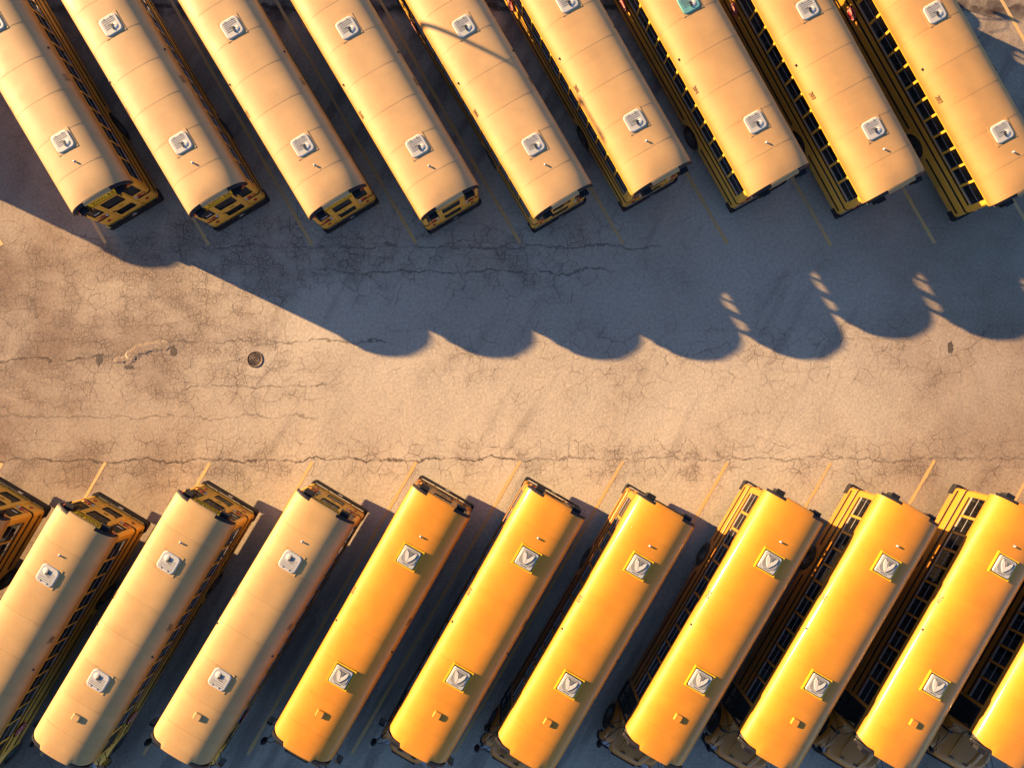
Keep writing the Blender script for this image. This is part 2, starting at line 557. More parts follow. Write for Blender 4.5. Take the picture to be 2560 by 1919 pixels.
def build_drain():
    c = px(637.7, 898)
    root = link('drain_grate', None)
    root.location = c
    tag(root, 'round cast iron drain grate set in the cracked aisle', 'drain')
    link('pit', MB().lathe([(0.0, .003), (.30, .003)], seg=32).mesh('pit', 'pit'), root)
    link('rim', MB().lathe([(.26, .004), (.26, .016), (.33, .016), (.345, .003)], seg=40).mesh('rim', 'iron'), root)
    for r in (.045, .105, .165, .225):
        link('ring', MB().lathe([(r - .013, .004), (r - .013, .014), (r + .013, .014), (r + .013, .004)], seg=36).mesh('ring', 'iron'), root)
    bar = MB().box(.03, .265, -.012, .012, .004, .013).mesh('spoke', 'iron')
    for k in range(10):
        link('spoke', bar, root, Matrix.Rotation(2 * math.pi * k / 10, 4, 'Z'))

def build_patch():
    rnd = random.Random(3)
    def strip(pts, widths, hmax, name, label):
        P = [px(*p) for p in pts]
        dense, ws = [], []
        for i in range(len(P) - 1):
            for k in range(8):
                u = k / 8
                dense.append(P[i].lerp(P[i + 1], u))
                ws.append(widths[i] * (1 - u) + widths[i + 1] * u)
        rows = []
        for i, c in enumerate(dense):
            d = (dense[min(i + 1, len(dense) - 1)] - dense[max(i - 1, 0)]).normalized()
            n = Vector((-d.y, d.x, 0))
            end = min(1, i / 3, (len(dense) - 1 - i) / 3)
            row = []
            for k in range(-5, 6):
                t = k / 5
                w = ws[i] * (1 + rnd.uniform(-.30, .30)) * (0.4 + 0.6 * end)
                h = hmax * max(0, 1 - abs(t) ** 4) * rnd.uniform(.7, 1.15) * end + 0.002 - (0.006 if abs(k) == 5 else 0)
                row.append(c + n * (t * w) + Vector((0, 0, h)))
            rows.append(row)
        o = link(name, MB().grid(rows).mesh(name, 'asphalt'))
        tag(o, label, kind='structure')
    strip([(318, 910), (328, 890), (345, 876), (372, 868), (405, 864), (436, 860)], [.20, .27, .24, .22, .23, .20], .014,
          'asphalt_patch', 'raised pale asphalt patch with broken edges left of the drain')
    strip([(285, 902), (305, 898), (322, 900)], [.12, .15, .14], .016, 'asphalt_patch', 'small pale lump of loose asphalt beside the raised patch')
    for (u, v, a, b, lab) in ((247, 899, .16, .30, 'dark pothole at the left end of the raised patch'), (433, 878, .17, .26, 'dark pothole under the right end of the raised patch'),
                              (322, 918, .24, .12, 'dark broken hollow below the raised patch'), (2376, 868, .14, .34, 'dark pothole at the right edge of the aisle')):
        c = px(u, v)
        n = 22
        v_ = [(c.x, c.y, .0035)] + [(c.x + a * rnd.uniform(.55, 1.1) * math.cos(2 * math.pi * k / n), c.y + b * rnd.uniform(.55, 1.1) * math.sin(2 * math.pi * k / n), .003) for k in range(n)]
        o = link('pothole', MB().add(v_, [(0, 1 + k, 1 + (k + 1) % n) for k in range(n)]).mesh('pothole', 'hole'))
        tag(o, lab, kind='structure')
    # crumbs of broken asphalt round the patch: nobody could count them
    m = MB()
    for _ in range(150):
        u = rnd.random()
        c = px(240 + 230 * u + rnd.gauss(0, 6), 912 - 50 * u + rnd.gauss(0, 14))
        s = rnd.uniform(.010, .032)
        v = [(c.x + s * rnd.uniform(.6, 1.2) * math.cos(a), c.y + s * rnd.uniform(.6, 1.2) * math.sin(a), -.003) for a in [k * math.pi / 2.5 for k in range(5)]]
        v.append((c.x, c.y, s * rnd.uniform(.3, .6)))
        m.add(v, [(0, 1, 5), (1, 2, 5), (2, 3, 5), (3, 4, 5), (4, 0, 5)])
    tag(link('asphalt_crumbs', m.mesh('asphalt_crumbs', 'patch')), 'crumbs of broken asphalt around the raised patch', kind='stuff')

# ------------------------------------------------------------------ the school bus
HW = 1.22               # half width of the body
ZS, ZR1, ZR2, ZR3 = 0.62, 1.67, 1.36, 0.95        # skirt bottom and the three rub rails
ZW0, ZW1 = 1.75, 2.50   # window band
CROWN = 0.60
RN = 2.7                # exponent of the roof's super-elliptic section
BL = 10.25              # roof length
RC = 0.13               # rear corner radius

def roof_z(x, n=RN, hw=HW + .012):
    t = min(abs(x) / hw, 1)
    return ZW1 + CROWN * (1 - t ** n) ** (1 / n)

ENDK = .93               # the crown flattens to this share at both ends of the roof
def end_z(x):
    return ZW1 + (roof_z(x) - ZW1) * ENDK

def roof_profile(hw=HW + .012, drop=0.0, seg=44):
    pts = []
    for k in range(seg + 1):
        a = math.pi * k / seg
        c = math.cos(a)
        x = -hw * math.copysign(abs(c) ** (2 / RN), c)
        pts.append((x, roof_z(x, hw=hw) - drop))
    pts[0] = (-hw, ZW1 - drop)
    pts[-1] = (hw, ZW1 - drop)
    return pts

def side_windows():
    w = [(0.27, 1.035)]
    for k in range(10):
        w.append((1.08 + .705 * k + .043, 1.08 + .705 * (k + 1) - .043))
    w.append((8.13 + .043, 9.0))
    return w

def make_bus(kind):
    """list of (name, mesh, matrix, parent index) describing one bus; 'pale' has the faded roof, 'new' the glossy one"""
    old = kind == 'pale'
    body, roofm = ('old', 'pale') if old else ('new', 'new')
    L = []
    def part(name, me, mat=None, parent=-1):
        L.append((name, me, mat, parent))
        return len(L) - 1
    # ---- lower body: a tub following the footprint, with wheel arches cut into the skirt
    path = []
    YF_L, YF_R = 10.05, 9.10
    def arch(y):
        z = ZS
        for yc, r in ((3.3, .60),):
            d = abs(y - yc)
            if d < r:
                z = max(z, .50 + math.sqrt(r * r - d * d))
        return z
    ysl = sorted(set([YF_L, RC, 2.6, 4.0] + [2.70 + 1.2 * k / 24 for k in range(25)] + [k * 1.0 for k in range(1, 10)]), reverse=True)
    for y in ysl:
        path.append((-HW, y))
    for k in range(1, 7):
        a = R(180 + 90 * k / 6)
        path.append((-HW + RC + RC * math.cos(a), RC + RC * math.sin(a)))
    lo = MB()
    def tub(path, zt):
        outer = [[(x, y, arch(y)) for x, y in path], [(x, y, zt) for x, y in path]]
        lo.grid(outer)
        inner = [[(x * .975, y + (.02 if y < .3 else 0), arch(y)) for x, y in path], [(x * .975, y + (.02 if y < .3 else 0), zt) for x, y in path]]
        lo.grid([r[::-1] for r in inner])
        lo.grid([outer[0], inner[0]], False)
        lo.grid([inner[1], outer[1]], False)
    tub(path, ZW0)
    pr = [(-x, y) for x, y in path if y <= YF_R + .001]
    pr = [(HW, YF_R)] + pr
    tub(pr, ZW0)
    # inner well round the rear wheels
    for s in (-1, 1):
        n = 14
        rows = [[(s * HW * .97, 3.3 + .62 * math.cos(math.pi * k / n), .50 + .62 * math.sin(math.pi * k / n)) for k in range(n + 1)],
                [(s * .55, 3.3 + .62 * math.cos(math.pi * k / n), .50 + .62 * math.sin(math.pi * k / n)) for k in range(n + 1)]]
        lo.grid(rows, True, 1)
    part('body', lo.mesh('body', body, 'inside'))
    # ---- corner posts and window pillars
    wins = side_windows()
    post = []
    for k in range(0, 7):
        a = R(180 + 90 * k / 6)
        post.append((-HW + RC + RC * math.cos(a), RC + RC * math.sin(a)))
    post = [(-HW, wins[0][0])] + post
    for s in (-1, 1):
        m = MB()
        pp = [(-s * x * -1 if False else (x if s < 0 else -x), y) for x, y in post]
        m.grid([[(x, y, ZW0) for x, y in pp], [(x, y, ZW1 + .01) for x, y in pp]])
        pi = [(x * .97, y + (.025 if y < .25 else 0)) for x, y in pp]
        m.grid([[(x, y, ZW0) for x, y in pi], [(x, y, ZW1 + .01) for x, y in pi]])
        m.grid([[(pp[0][0], pp[0][1], ZW0), (pp[0][0], pp[0][1], ZW1)], [(pi[0][0], pi[0][1], ZW0), (pi[0][0], pi[0][1], ZW1)]], False)
        part('corner_post', m.mesh('corner_post', body))
    pil = MB().box(-.025, .012, -.043, .043, ZW0, ZW1).mesh('window_pillar', body)
    for s in (-1, 1):
        for i in range(len(wins) - 1):
            yc = (wins[i][1] + wins[i + 1][0]) / 2
            part('window_pillar', pil, T((s * (HW - .004), yc, 0)) @ (Matrix.Scale(-1, 4, (1, 0, 0)) if s < 0 else Matrix.Identity(4)))
    part('window_pillar', MB().box(HW - .03, HW + .006, 9.0, 9.12, ZS, ZW1).mesh('door_pillar', body))
    part('window_pillar', MB().box(-HW - .006, -HW + .03, 9.0, 9.14, ZW0, ZW1).mesh('driver_pillar', body))
    # ---- side windows
    def window(w, h):
        f, t = .022, .03
        fr = MB().wall([0, w], [0, h], [(f, w - f, f, h - f)], -t, 0, plane='yz').mesh('window', 'frame')
        pane = MB().add([(-.016, f, f), (-.016, w - f, f), (-.016, w - f, h - f), (-.016, f, h - f)], [(0, 1, 2, 3)]).mesh('pane', 'glass')
        sill = MB().box(-.024, .006, f * .4, w - f * .4, 0.004, .055).mesh('sill', 'alu')
        sash = MB().box(-.022, -.004, f, w - f, h * .50, h * .50 + .020).mesh('sash', 'alu')
        return fr, pane, sash, sill
    cache = {}
    for s in (-1, 1):
        for (a, b) in wins:
            k = round(b - a, 3)
            if k not in cache:
                cache[k] = window(b - a, ZW1 - ZW0)
            fr, pane, sash, sill = cache[k]
            mt = T((s * (HW + .002), a, ZW0)) @ (Matrix.Scale(-1, 4, (1, 0, 0)) if s < 0 else Matrix.Identity(4))
            i = part('window', fr, mt)
            part('pane', pane, None, i)
            part('sash', sash, None, i)
            part('sill', sill, None, i)
    # driver's window on the left
    fr, pane, sash, sill = window(.78, ZW1 - ZW0)
    mt = T((-HW - .002, 9.15, ZW0)) @ Matrix.Scale(-1, 4, (1, 0, 0))
    i = part('driver_window', fr, mt)
    part('pane', pane, None, i)
    # entrance door on the right, glazed almost to the ground
    d = MB()
    d.wall([9.12, 10.0], [.50, ZW1], [(9.18, 9.53, .70, 1.38), (9.59, 9.94, .70, 1.38), (9.18, 9.53, 1.46, 2.32), (9.59, 9.94, 1.46, 2.32)], HW - .03, HW, plane='yz')
    i = part('entrance_door', d.mesh('entrance_door', 'black'))
    for (a, b) in ((9.18, 9.53), (9.59, 9.94)):
        for (c, e) in ((.70, 1.38), (1.46, 2.32)):
            part('pane', MB().add([(HW - .015, a, c), (HW - .015, b, c), (HW - .015, b, e), (HW - .015, a, e)], [(0, 1, 2, 3)]).mesh('pane', 'glass'), None, i)
    # ---- rub rails
    for s in (-1, 1):
        y1 = 9.95 if s < 0 else 8.98
        for (z, h, ya) in ((ZR1, .034, .30), (ZR3, .036, None)):
            if ya is not None:
                part('rub_rail', MB().box(s * HW - .002 if s > 0 else -HW - .022, s * HW + .022 if s > 0 else -HW + .002, ya, y1, z - h, z + h).mesh('rub_rail', 'rail'))
            else:
                for (a, b) in ((RC + .02, 2.62), (3.98, y1)):
                    part('rub_rail', MB().box(min(s * HW, s * (HW + .022)), max(s * HW, s * (HW + .022)), a, b, z - h, z + h).mesh('rub_rail', 'rail'))
        # the middle rail bends round the rear corner towards the lamps
        pp = [(s * (HW + .014), y1), (s * (HW + .014), RC)]
        for k in range(1, 7):
            a = R(90 * k / 6)
            pp.append((s * (HW - RC + (RC + .014) * math.cos(a)), RC - (RC + .014) * math.sin(a)))
        pp.append((s * .66, -.014))
        m = MB()
        rows = [[(x, y, ZR2 - .042) for x, y in pp], [(x, y, ZR2 + .042) for x, y in pp]]
        m.grid(rows, False)
        inn = [(x - math.copysign(.016, x) if y > .1 else x, y if y > .05 else y + .016) for x, y in pp]
        m.grid([rows[1], [(x, y, ZR2 + .042) for x, y in inn]], False)
        m.grid([[(x, y, ZR2 - .042) for x, y in inn], rows[0]], False)
        part('rub_rail', m.mesh('rub_rail', 'rail'))
        # bright formed edge under the middle rail
        part('belt_ridge', MB().prism([(s * HW, ZR2 - .15), (s * (HW + .022), ZR2 - .12), (s * (HW + .022), ZR2 - .07), (s * HW, ZR2 - .046)], 1, RC, 2.55).mesh('belt_ridge', body))
        part('belt_ridge', MB().prism([(s * HW, ZR2 - .15), (s * (HW + .022), ZR2 - .12), (s * (HW + .022), ZR2 - .07), (s * HW, ZR2 - .046)], 1, 2.57, y1).mesh('belt_ridge', body))
    # ---- rear wall and emergency door
    rw = MB()
    DX = .52
    rw.wall([-HW + RC, HW - RC], [ZS + .05, ZW1 + .02], [(-1.04, -.60, 1.70, 2.33), (.60, 1.04, 1.70, 2.33), (-DX, DX, .80, 2.44)], 0.0, .03)
    prof = roof_profile(HW - .01, 0, 28)
    g = [(x, ZW1 + (z - ZW1) * ENDK - .04) for x, z in prof]
    rw.prism(g, 1, -.002, .03)
    part('rear_wall', rw.mesh('rear_wall', body))
    for s in (-1, 1):
        x0, x1 = (.60, 1.04) if s > 0 else (-1.04, -.60)
        f = MB().wall([x0, x1], [1.70, 2.33], [(x0 + .025, x1 - .025, 1.725, 2.305)], -.008, .02)
        i = part('rear_window', f.mesh('rear_window', 'frame'))
        part('pane', MB().add([(x0 + .02, .006, 1.72), (x1 - .02, .006, 1.72), (x1 - .02, .006, 2.31), (x0 + .02, .006, 2.31)], [(0, 1, 2, 3)]).mesh('pane', 'glass'), None, i)
        if s < 0:
            mm = MB()
            for q in range(7):
                mm.box(-.93 + .034 * q, -.93 + .034 * q + .022, -.004, .000, 1.83, 1.89)
            part('decal', mm.mesh('decal', 'paper'), None, i)
        part('door_post', MB().box(s * DX - .035, s * DX + .035, -.035, .03, .70, 2.46).mesh('door_post', body))
    dr = MB().wall([-DX + .036, DX - .036], [.82, 2.43], [(-.38, .38, 1.76, 2.30), (-.36, .36, 1.02, 1.40)], -.018, .02)
    di = part('emergency_door', dr.mesh('emergency_door', body))
    for (a, b, w) in ((1.76, 2.30, .38), (1.02, 1.40, .36)):
        f = MB()
        o_, i_ = rrect(2 * w, b - a, .07, 4, 0, (a + b) / 2), rrect(2 * w - .05, b - a - .05, .05, 4, 0, (a + b) / 2)
        f.grid([[(x, -.026, z) for x, z in o_], [(x, -.026, z) for x, z in i_], [(x, .01, z) for x, z in i_]], False, 0, True)
        f.grid([[(x, -.017, z) for x, z in o_], [(x, -.026, z) for x, z in o_]], False, 0, True)
        part('window_gasket', f.mesh('window_gasket', 'frame'), None, di)
        part('pane', MB().add([(-w + .02, 0, a + .02), (w - .02, 0, a + .02), (w - .02, 0, b - .02), (-w + .02, 0, b - .02)], [(0, 1, 2, 3)]).mesh('pane', 'glass'), None, di)
    part('door_handle', MB().tube([(-.40, -.05, 1.50), (-.30, -.06, 1.50), (-.27, -.05, 1.45)], .016, 6).mesh('door_handle', 'black'), None, di)
    # ---- the SCHOOL BUS panel
    sg = part('school_bus_panel', MB().box(-.60, .60, -.030, -.004, 2.465, 2.72).mesh('school_bus_panel', 'sign'))
    part('lettering', text_mesh('SCHOOL BUS', .235, 'ink', .002, .66), T((0, -.033, 2.59)) @ Matrix.Rotation(R(90), 4, 'X'), sg)
    part('drip_edge', MB().box(-.62, .62, -.075, -.004, 2.425, 2.455).mesh('drip_edge', body))
    for x in (-.17, 0, .17):
        part('marker_lamp', MB().lathe([(0, -.05), (.03, -.045), (.04, -.02), (.04, -.003)], 1, (x, 0, 2.80), 12).mesh('marker_lamp', 'red'))
    # ---- warning lights under black hoods, at both ends of the roof
    def hood(s, yb, dirn):
        m = MB()
        n = 12
        xs = [s * (.56 + (HW - .02 - .56) * k / n) for k in range(n + 1)]
        def zz(x):
            return end_z(x) - .02
        d0, d1 = 0.0, .12
        m.grid([[(x, yb + dirn * d0, zz(x) + .012) for x in xs], [(x, yb + dirn * d1, zz(x) - .010) for x in xs], [(x, yb + dirn * d1, zz(x) - .045) for x in xs], [(x, yb + dirn * d0, zz(x) - .045) for x in xs]], True)
        # backing plate
        m.grid([[(x, yb + dirn * .006, zz(x)) for x in xs], [(x, yb + dirn * .006, 2.44) for x in xs]], False)
        hi = part('warning_light_hood', m.mesh('warning_light_hood', 'black'))
        # deep box visor over the inner lamp
        xa, xb = sorted((s * .60, s * .92))
        b = MB()
        b.box(xa, xb, min(yb, yb + dirn * .30), max(yb, yb + dirn * .30), 2.775, 2.80)
        for q in (xa, xb - .02):
            b.box(q, q + .02, min(yb, yb + dirn * .26), max(yb, yb + dirn * .26), 2.50, 2.775)
        part('visor', b.mesh('visor', 'black'), None, hi)
        for (x, mt) in ((s * .73, 'amber'), (s * 1.02, 'red')):
            part('warning_lamp', MB().lathe([(0, yb + dirn * .05), (.06, yb + dirn * .045), (.085, yb + dirn * .02), (.085, yb + dirn * .006)], 1, (x, 0, 2.60 if mt == 'amber' else 2.54), 16).mesh('warning_lamp', mt), None, hi)
    for s in (-1, 1):
        hood(s, -.02, -1)
        hood(s, BL - .02, 1)
    # ---- tail lights
    for s in (-1, 1):
        for (x, z, r, mt) in ((.98, 1.52, .085, 'amber'), (.80, 1.52, .085, 'red'), (.64, 1.50, .06, 'clear')):
            part('tail_light', MB().lathe([(0, -.055), (r * .7, -.05), (r, -.02), (r, -.001)], 1, (s * x, 0, z), 18).mesh('tail_light', mt))
        part('reflector', MB().prism(rrect(.13, .10, .02, 3, s * .86, 1.08), 1, -.03, .001).mesh('reflector', 'red' if old else 'black'))
    # ---- bumper
    bp = MB()
    pts = [(-HW - .02, .34), (-HW - .02, .0)]
    for k in range(0, 7):
        a = R(180 + 90 * k / 6)
        pts.append((-HW + .10 + .12 * math.cos(a), -.03 + .09 * math.sin(a)))
    pts = pts + [(-x, y) for x, y in pts[::-1]]
    ins = [(x * .94, y + .06 if y < .2 else y) for x, y in pts]
    bp.grid([[(x, y, .50) for x, y in pts], [(x, y, .76) for x, y in pts], [(x, y, .76) for x, y in ins], [(x, y, .50) for x, y in ins]], False)
    part('rear_bumper', bp.mesh('rear_bumper', 'black'))
    part('licence_plate', MB().box(-.09, .09, -.135, -.119, .72, .80).mesh('licence_plate', 'clear'))
    # ---- roof panels, lapped one over the next
    cuts = [-.03, 1.05, 2.46, 3.87, 5.28, 6.69, 8.10, 9.30, BL]
    gap = .0025 if old else .0015
    lift = .003 if old else .002
    for i in range(len(cuts) - 1):
        a, b = cuts[i] + gap / 2, cuts[i + 1] - gap / 2
        m = MB()
        last = i == len(cuts) - 2
        rows = []
        ys = [a, a + (b - a) * .33, a + (b - a) * .67, b]
        if i == 0:
            ys = [a + (b - a) * q for q in (0, .08, .18, .30, .44, .60, .80, 1.0)]
        if last:
            ys = [a + (b - a) * q for q in (0, .4, .6, .75, .86, .94, 1.0)]
        for j, y in enumerate(ys):
            u = (y - a) / (b - a)
            row = []
            for (x, z) in roof_profile(seg=44):
                dz = lift * (1 - u)
                if i == 0:
                    dz -= (z - ZW1) * (1 - ENDK) * max(0, 1 - u / .6) ** 2
                yy = y
                if last:
                    t = abs(x) / HW
                    yy = a + (b + (.10 - .05 * t * t if abs(x) < .57 else -.05 - .14 * max(0, t - .70) ** 2 / .09) - a) * u
                    dz -= (z - ZW1) * (1 - ENDK) * max(0, u - .4) ** 2 / .36
                row.append((x, yy, z + dz))
            rows.append(row)
        m.grid(rows)
        # turned-down edges give the sheet its thickness
        for r_ in (rows[0], rows[-1]):
            m.grid([r_, [(x * .992, y, z - .03) for x, y, z in r_]], False)
        # rivet rows along the lap
        if i:
            for sx in (-1, 1):
                for q in range(9):
                    x = sx * (.45 + .052 * q)
                    z = roof_z(x) + lift
                    for yy in (a + .025, a + .075):
                        if q % 2 and yy > a + .05:
                            continue
                        r0 = .009
                        m.add([(x + r0, yy, z - .003), (x, yy + r0, z - .003), (x - r0, yy, z - .003), (x, yy - r0, z - .003), (x, yy, z + .007)],
                              [(0, 1, 4), (1, 2, 4), (2, 3, 4), (3, 0, 4)], True)
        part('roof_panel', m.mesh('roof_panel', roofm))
    liner = MB()
    rp = roof_profile(HW - .02, .035, 28)
    liner.grid([[(x, y, ZW1 + (z - ZW1) * k - .01) for x, z in rp] for y, k in ((.03, ENDK), (.35, .94), (.7, 1), (9.6, 1), (9.95, .92), (BL - .06, ENDK - .02))])
    part('roof_lining', liner.mesh('roof_lining', 'inside'))
    # drip rail under the roof edge
    for s in (-1, 1):
        part('drip_rail', MB().box(min(s * (HW - .02), s * (HW + .028)), max(s * (HW - .02), s * (HW + .028)), .0, 10.05, ZW1 - .012, ZW1 + .016).mesh('drip_rail', roofm if not old else body))
    # lip at the rear edge between the two hoods
    lp = MB()
    xs = [-.555 + 1.11 * k / 12 for k in range(13)]
    lp.grid([[(x, -.028, end_z(x) - .001) for x in xs], [(x, -.16, end_z(x) - .018) for x in xs], [(x, -.19, end_z(x) - .060) for x in xs], [(x, -.005, end_z(x) - .09) for x in xs]])
    part('roof_lip', lp.mesh('roof_lip', roofm))
    # ---- roof hatches
    zt = roof_z(0)
    for yc in (2.15, 7.07):
        if old:
            fr = MB()
            w = .40
            fr.box(-w, w, yc - w, yc + w, zt - .08, zt + .003)
            hi = part('roof_hatch', fr.mesh('roof_hatch', roofm))
            lid = MB()
            o1 = rrect(.66, .66, .13, 6)
            o2 = rrect(.70, .70, .15, 6)
            o3 = rrect(.62, .62, .12, 6)
            z0 = zt - .006
            lid.grid([[(x, y, z0) for x, y in o1], [(x, y, z0 + .005) for x, y in o2], [(x, y, z0 + .022) for x, y in o2], [(x, y, z0 + .036) for x, y in o1], [(x, y, z0 + .038) for x, y in o3]], True, 0, True)
            n = len(o3)
            lid.add([(x, y, z0 + .0381) for x, y in o3], [tuple(range(n))])
            lid.add([(x, y, z0) for x, y in o1], [tuple(range(n))[::-1]])
            c = T((0, yc, 0))
            part('lid', lid.mesh('lid', 'white'), c, hi)
            part('collar', MB().box(-.29, .29, -.29, .29, zt - .03, z0 + .003).mesh('collar', 'grey'), c, hi)
            for q in range(6):
                y = .235 - .068 * q
                x0 = -.24 if q < 3 else -.24
                x1 = .24 if q < 3 else .02
                part('rib', MB().box(x0, x1, y - .007, y + .007, z0 + .034, z0 + .044).mesh('rib', 'grey'), c, hi)
            for q in (-.13, .13):
                part('hinge', MB().box(q - .009, q + .009, .235, .30, z0 + .034, z0 + .050).mesh('hinge', 'grey'), c, hi)
            part('dial', MB().lathe([(0, z0 + .043), (.115, z0 + .043), (.125, z0 + .036)], 2, (.12, -.13, 0), 20).mesh('dial', 'whiteb'), c, hi)
            part('handle', MB().box(-.005, .045, -.20, -.05, z0 + .034, z0 + .066).box(.0, .10, -.06, -.025, z0 + .034, z0 + .055).mesh('handle', 'dark'), c, hi)
            part('print', MB().box(-.11, .10, -.008, .018, z0 + .038, z0 + .041).mesh('print', 'grey'), c, hi)
        else:
            fr = MB()
            fr.wall([-.41, .41], [-.41, .41], [(-.36, .36, -.36, .36)], 0, .055)
            # the wall helper stands upright: lay it flat
            fr.v = [(x, z, zt - .02 + y) for x, y, z in fr.v]
            c = T((0, yc, 0))
            hi = part('roof_hatch', fr.mesh('roof_hatch', 'hframe'), c)
            part('gasket', MB().prism(rrect(.70, .70, .03, 3), 2, zt, zt + .048).mesh('gasket', 'frame'), None, hi)
            z0 = zt + .046
            lid = MB()
            o2, o3 = rrect(.66, .66, .05, 5), rrect(.62, .62, .05, 5)
            lid.grid([[(x, y, z0) for x, y in o2], [(x, y, z0 + .03) for x, y in o2], [(x, y, z0 + .038) for x, y in o3]], True, 0, True)
            n = len(o3)
            lid.add([(x, y, z0 + .0381) for x, y in o3], [tuple(range(n))])
            part('lid', lid.mesh('lid', 'white'), None, hi)
            z1 = z0 + .038
            ring = MB()
            ra, rb = rrect(.54, .50, .14, 6, 0, -.03), rrect(.57, .53, .15, 6, 0, -.03)
            ring.grid([[(x, y, z1) for x, y in rb], [(x, y, z1 + .012) for x, y in ra]], True, 0, True)
            ring.add([(x, y, z1 + .012) for x, y in ra], [tuple(range(len(ra)))])
            part('panel', ring.mesh('panel', 'panel'), None, hi)
            # embossed tulip-shaped emblem: two petals closing to a point towards the front
            for s in (-1, 1):
                pet = []
                N = 14
                for k in range(N + 1):
                    u = k / N
                    pet.append((s * (.010 + .205 * math.sin(math.pi / 2 * u) ** .85 * (1 - .10 * max(0, u - .7) / .3)), .20 - .42 * u))
                for k in range(N - 1, 0, -1):
                    u = k / N
                    pet.append((s * (.006 + .10 * max(0, (u - .45) / .55)), .20 - .40 * u))
                mm = MB()
                mm.prism(pet, 2, z1 + .012, z1 + .030)
                part('emblem', mm.mesh('emblem', 'whiteb'), None, hi)
            part('handle', MB().prism([(-.070, -.20), (.070, -.20), (.030, -.09), (.0, -.04), (-.03, -.09)], 2, z1 + .012, z1 + .040).mesh('handle', 'grey'), None, hi)
            mm = MB()
            for q in range(9):
                mm.box(-.14 + .030 * q, -.14 + .030 * q + .021, .262, .288, z1 + .0, z1 + .003)
            part('print', mm.mesh('print', 'ink'), None, hi)
    # ---- strobe lamp on its stalk, and the front vent scoop
    sy = 1.32
    m = MB().lathe([(.045, zt - .01), (.045, zt + .008), (.018, zt + .012), (.018, zt + .026), (.0, zt + .026)], 2, (0, sy, 0), 14)
    si = part('strobe_lamp', m.mesh('strobe_lamp', 'galv'))
    part('lens', MB().lathe([(.0, zt + .066), (.022, zt + .063), (.034, zt + .052), (.036, zt + .038), (.030, zt + .026), (0, zt + .026)], 2, (0, sy, 0), 14).mesh('lens', 'clear'), None, si)
    v = MB()
    o1, o2 = rrect(.28, .26, .03, 3, 0, 8.62), rrect(.23, .21, .03, 3, 0, 8.62)
    v.grid([[(x, y, zt - .03) for x, y in o1], [(x, y, zt + .040) for x, y in o1], [(x, y, zt + .062) for x, y in o2]], False, 0, True)
    v.add([(x, y, zt + .062) for x, y in o2], [tuple(range(len(o2)))])
    part('roof_vent', v.mesh('roof_vent', roofm))
    for s in (-1, 1):
        part('side_marker', MB().lathe([(0, .05), (.03, .045), (.045, .0)], 2, (0, 0, 0), 10).mesh('side_marker', 'dark'),
             T((s * 1.15, 5.55, roof_z(1.15) - .004)) @ Matrix.Rotation(s * R(55), 4, 'Y'))
    for x in (-.22, 0, .22):
        part('marker_lamp', MB().lathe([(0, .03), (.025, .026), (.04, .0)], 2, (x, BL - .02, end_z(x) - .012), 10).mesh('marker_lamp', 'amber'))
    # ---- floor, seats, chassis
    part('floor', MB().box(-HW + .04, HW - .04, .06, 10.0, .93, .97).mesh('floor', 'inside'))
    part('chassis', MB().box(-.48, .48, .3, 11.3, .42, .80).box(-.9, .9, 4.6, 8.2, .45, .86).box(-1.05, 1.05, 3.2, 3.4, .42, .58).box(-1.0, 1.0, 10.72, 10.88, .42, .56).mesh('chassis', 'inside'))
    seat = MB().box(-.50, .50, -.22, .22, 1.30, 1.42).box(-.50, .50, -.30, -.20, 1.36, 1.90).box(-.45, -.40, -.2, .2, .96, 1.31).box(.40, .45, -.2, .2, .96, 1.31).mesh('seat', 'seat')
    for k in range(11):
        for s in (-1, 1):
            part('seat', seat, T((s * .66, .62 + .74 * k, 0)))
    # ---- front: firewall, windscreen, hood, fenders, bumper, lamps
    part('firewall', MB().box(-HW + .05, HW - .05, 9.98, 10.05, .60, 1.52).mesh('firewall', 'inside'))
    ws = MB()
    N = 10
    rows = []
    for (y, z, w) in ((10.38, 1.50, 1.02), (10.12, 2.46, 1.10)):
        rows.append([(w * (2 * k / N - 1), y - .22 * abs(2 * k / N - 1) ** 2.5, z) for k in range(N + 1)])
    ws.grid(rows)
    wi = part('windscreen', ws.mesh('windscreen', 'glass'))
    part('divider', MB().tube([(0, 10.385, 1.50), (0, 10.125, 2.46)], .022, 6).mesh('divider', 'black'), None, wi)
    for s in (-1, 1):
        part('front_pillar', MB().add([(s * HW, 10.0, 1.40), (s * HW, 10.06, 1.40), (s * HW, 10.06, ZW1), (s * HW, 9.98, ZW1),
                                       (s * 1.0, 10.20, 1.40), (s * 1.0, 10.24, 1.40), (s * 1.08, 9.96, 2.46), (s * 1.08, 9.92, 2.46)],
                                      [(0, 1, 2, 3), (1, 5, 6, 2), (4, 0, 3, 7), (4, 7, 6, 5), (2, 6, 7, 3)]).mesh('front_pillar', body))
    part('front_cap', MB().prism([(x, ZW1 + (z - ZW1) * ENDK - .06) for x, z in roof_profile(HW - .03, 0, 20)], 1, 9.96, 10.06).mesh('front_cap', body))
    part('cowl', MB().add([(-1.12, 9.99, 1.60), (1.12, 9.99, 1.60), (.95, 10.42, 1.50), (-.95, 10.42, 1.50), (-1.16, 9.99, .7), (1.16, 9.99, .7), (1.0, 10.42, .7), (-1.0, 10.42, .7)],
                          [(0, 1, 2, 3), (0, 3, 7, 4), (1, 5, 6, 2)]).mesh('cowl', body))
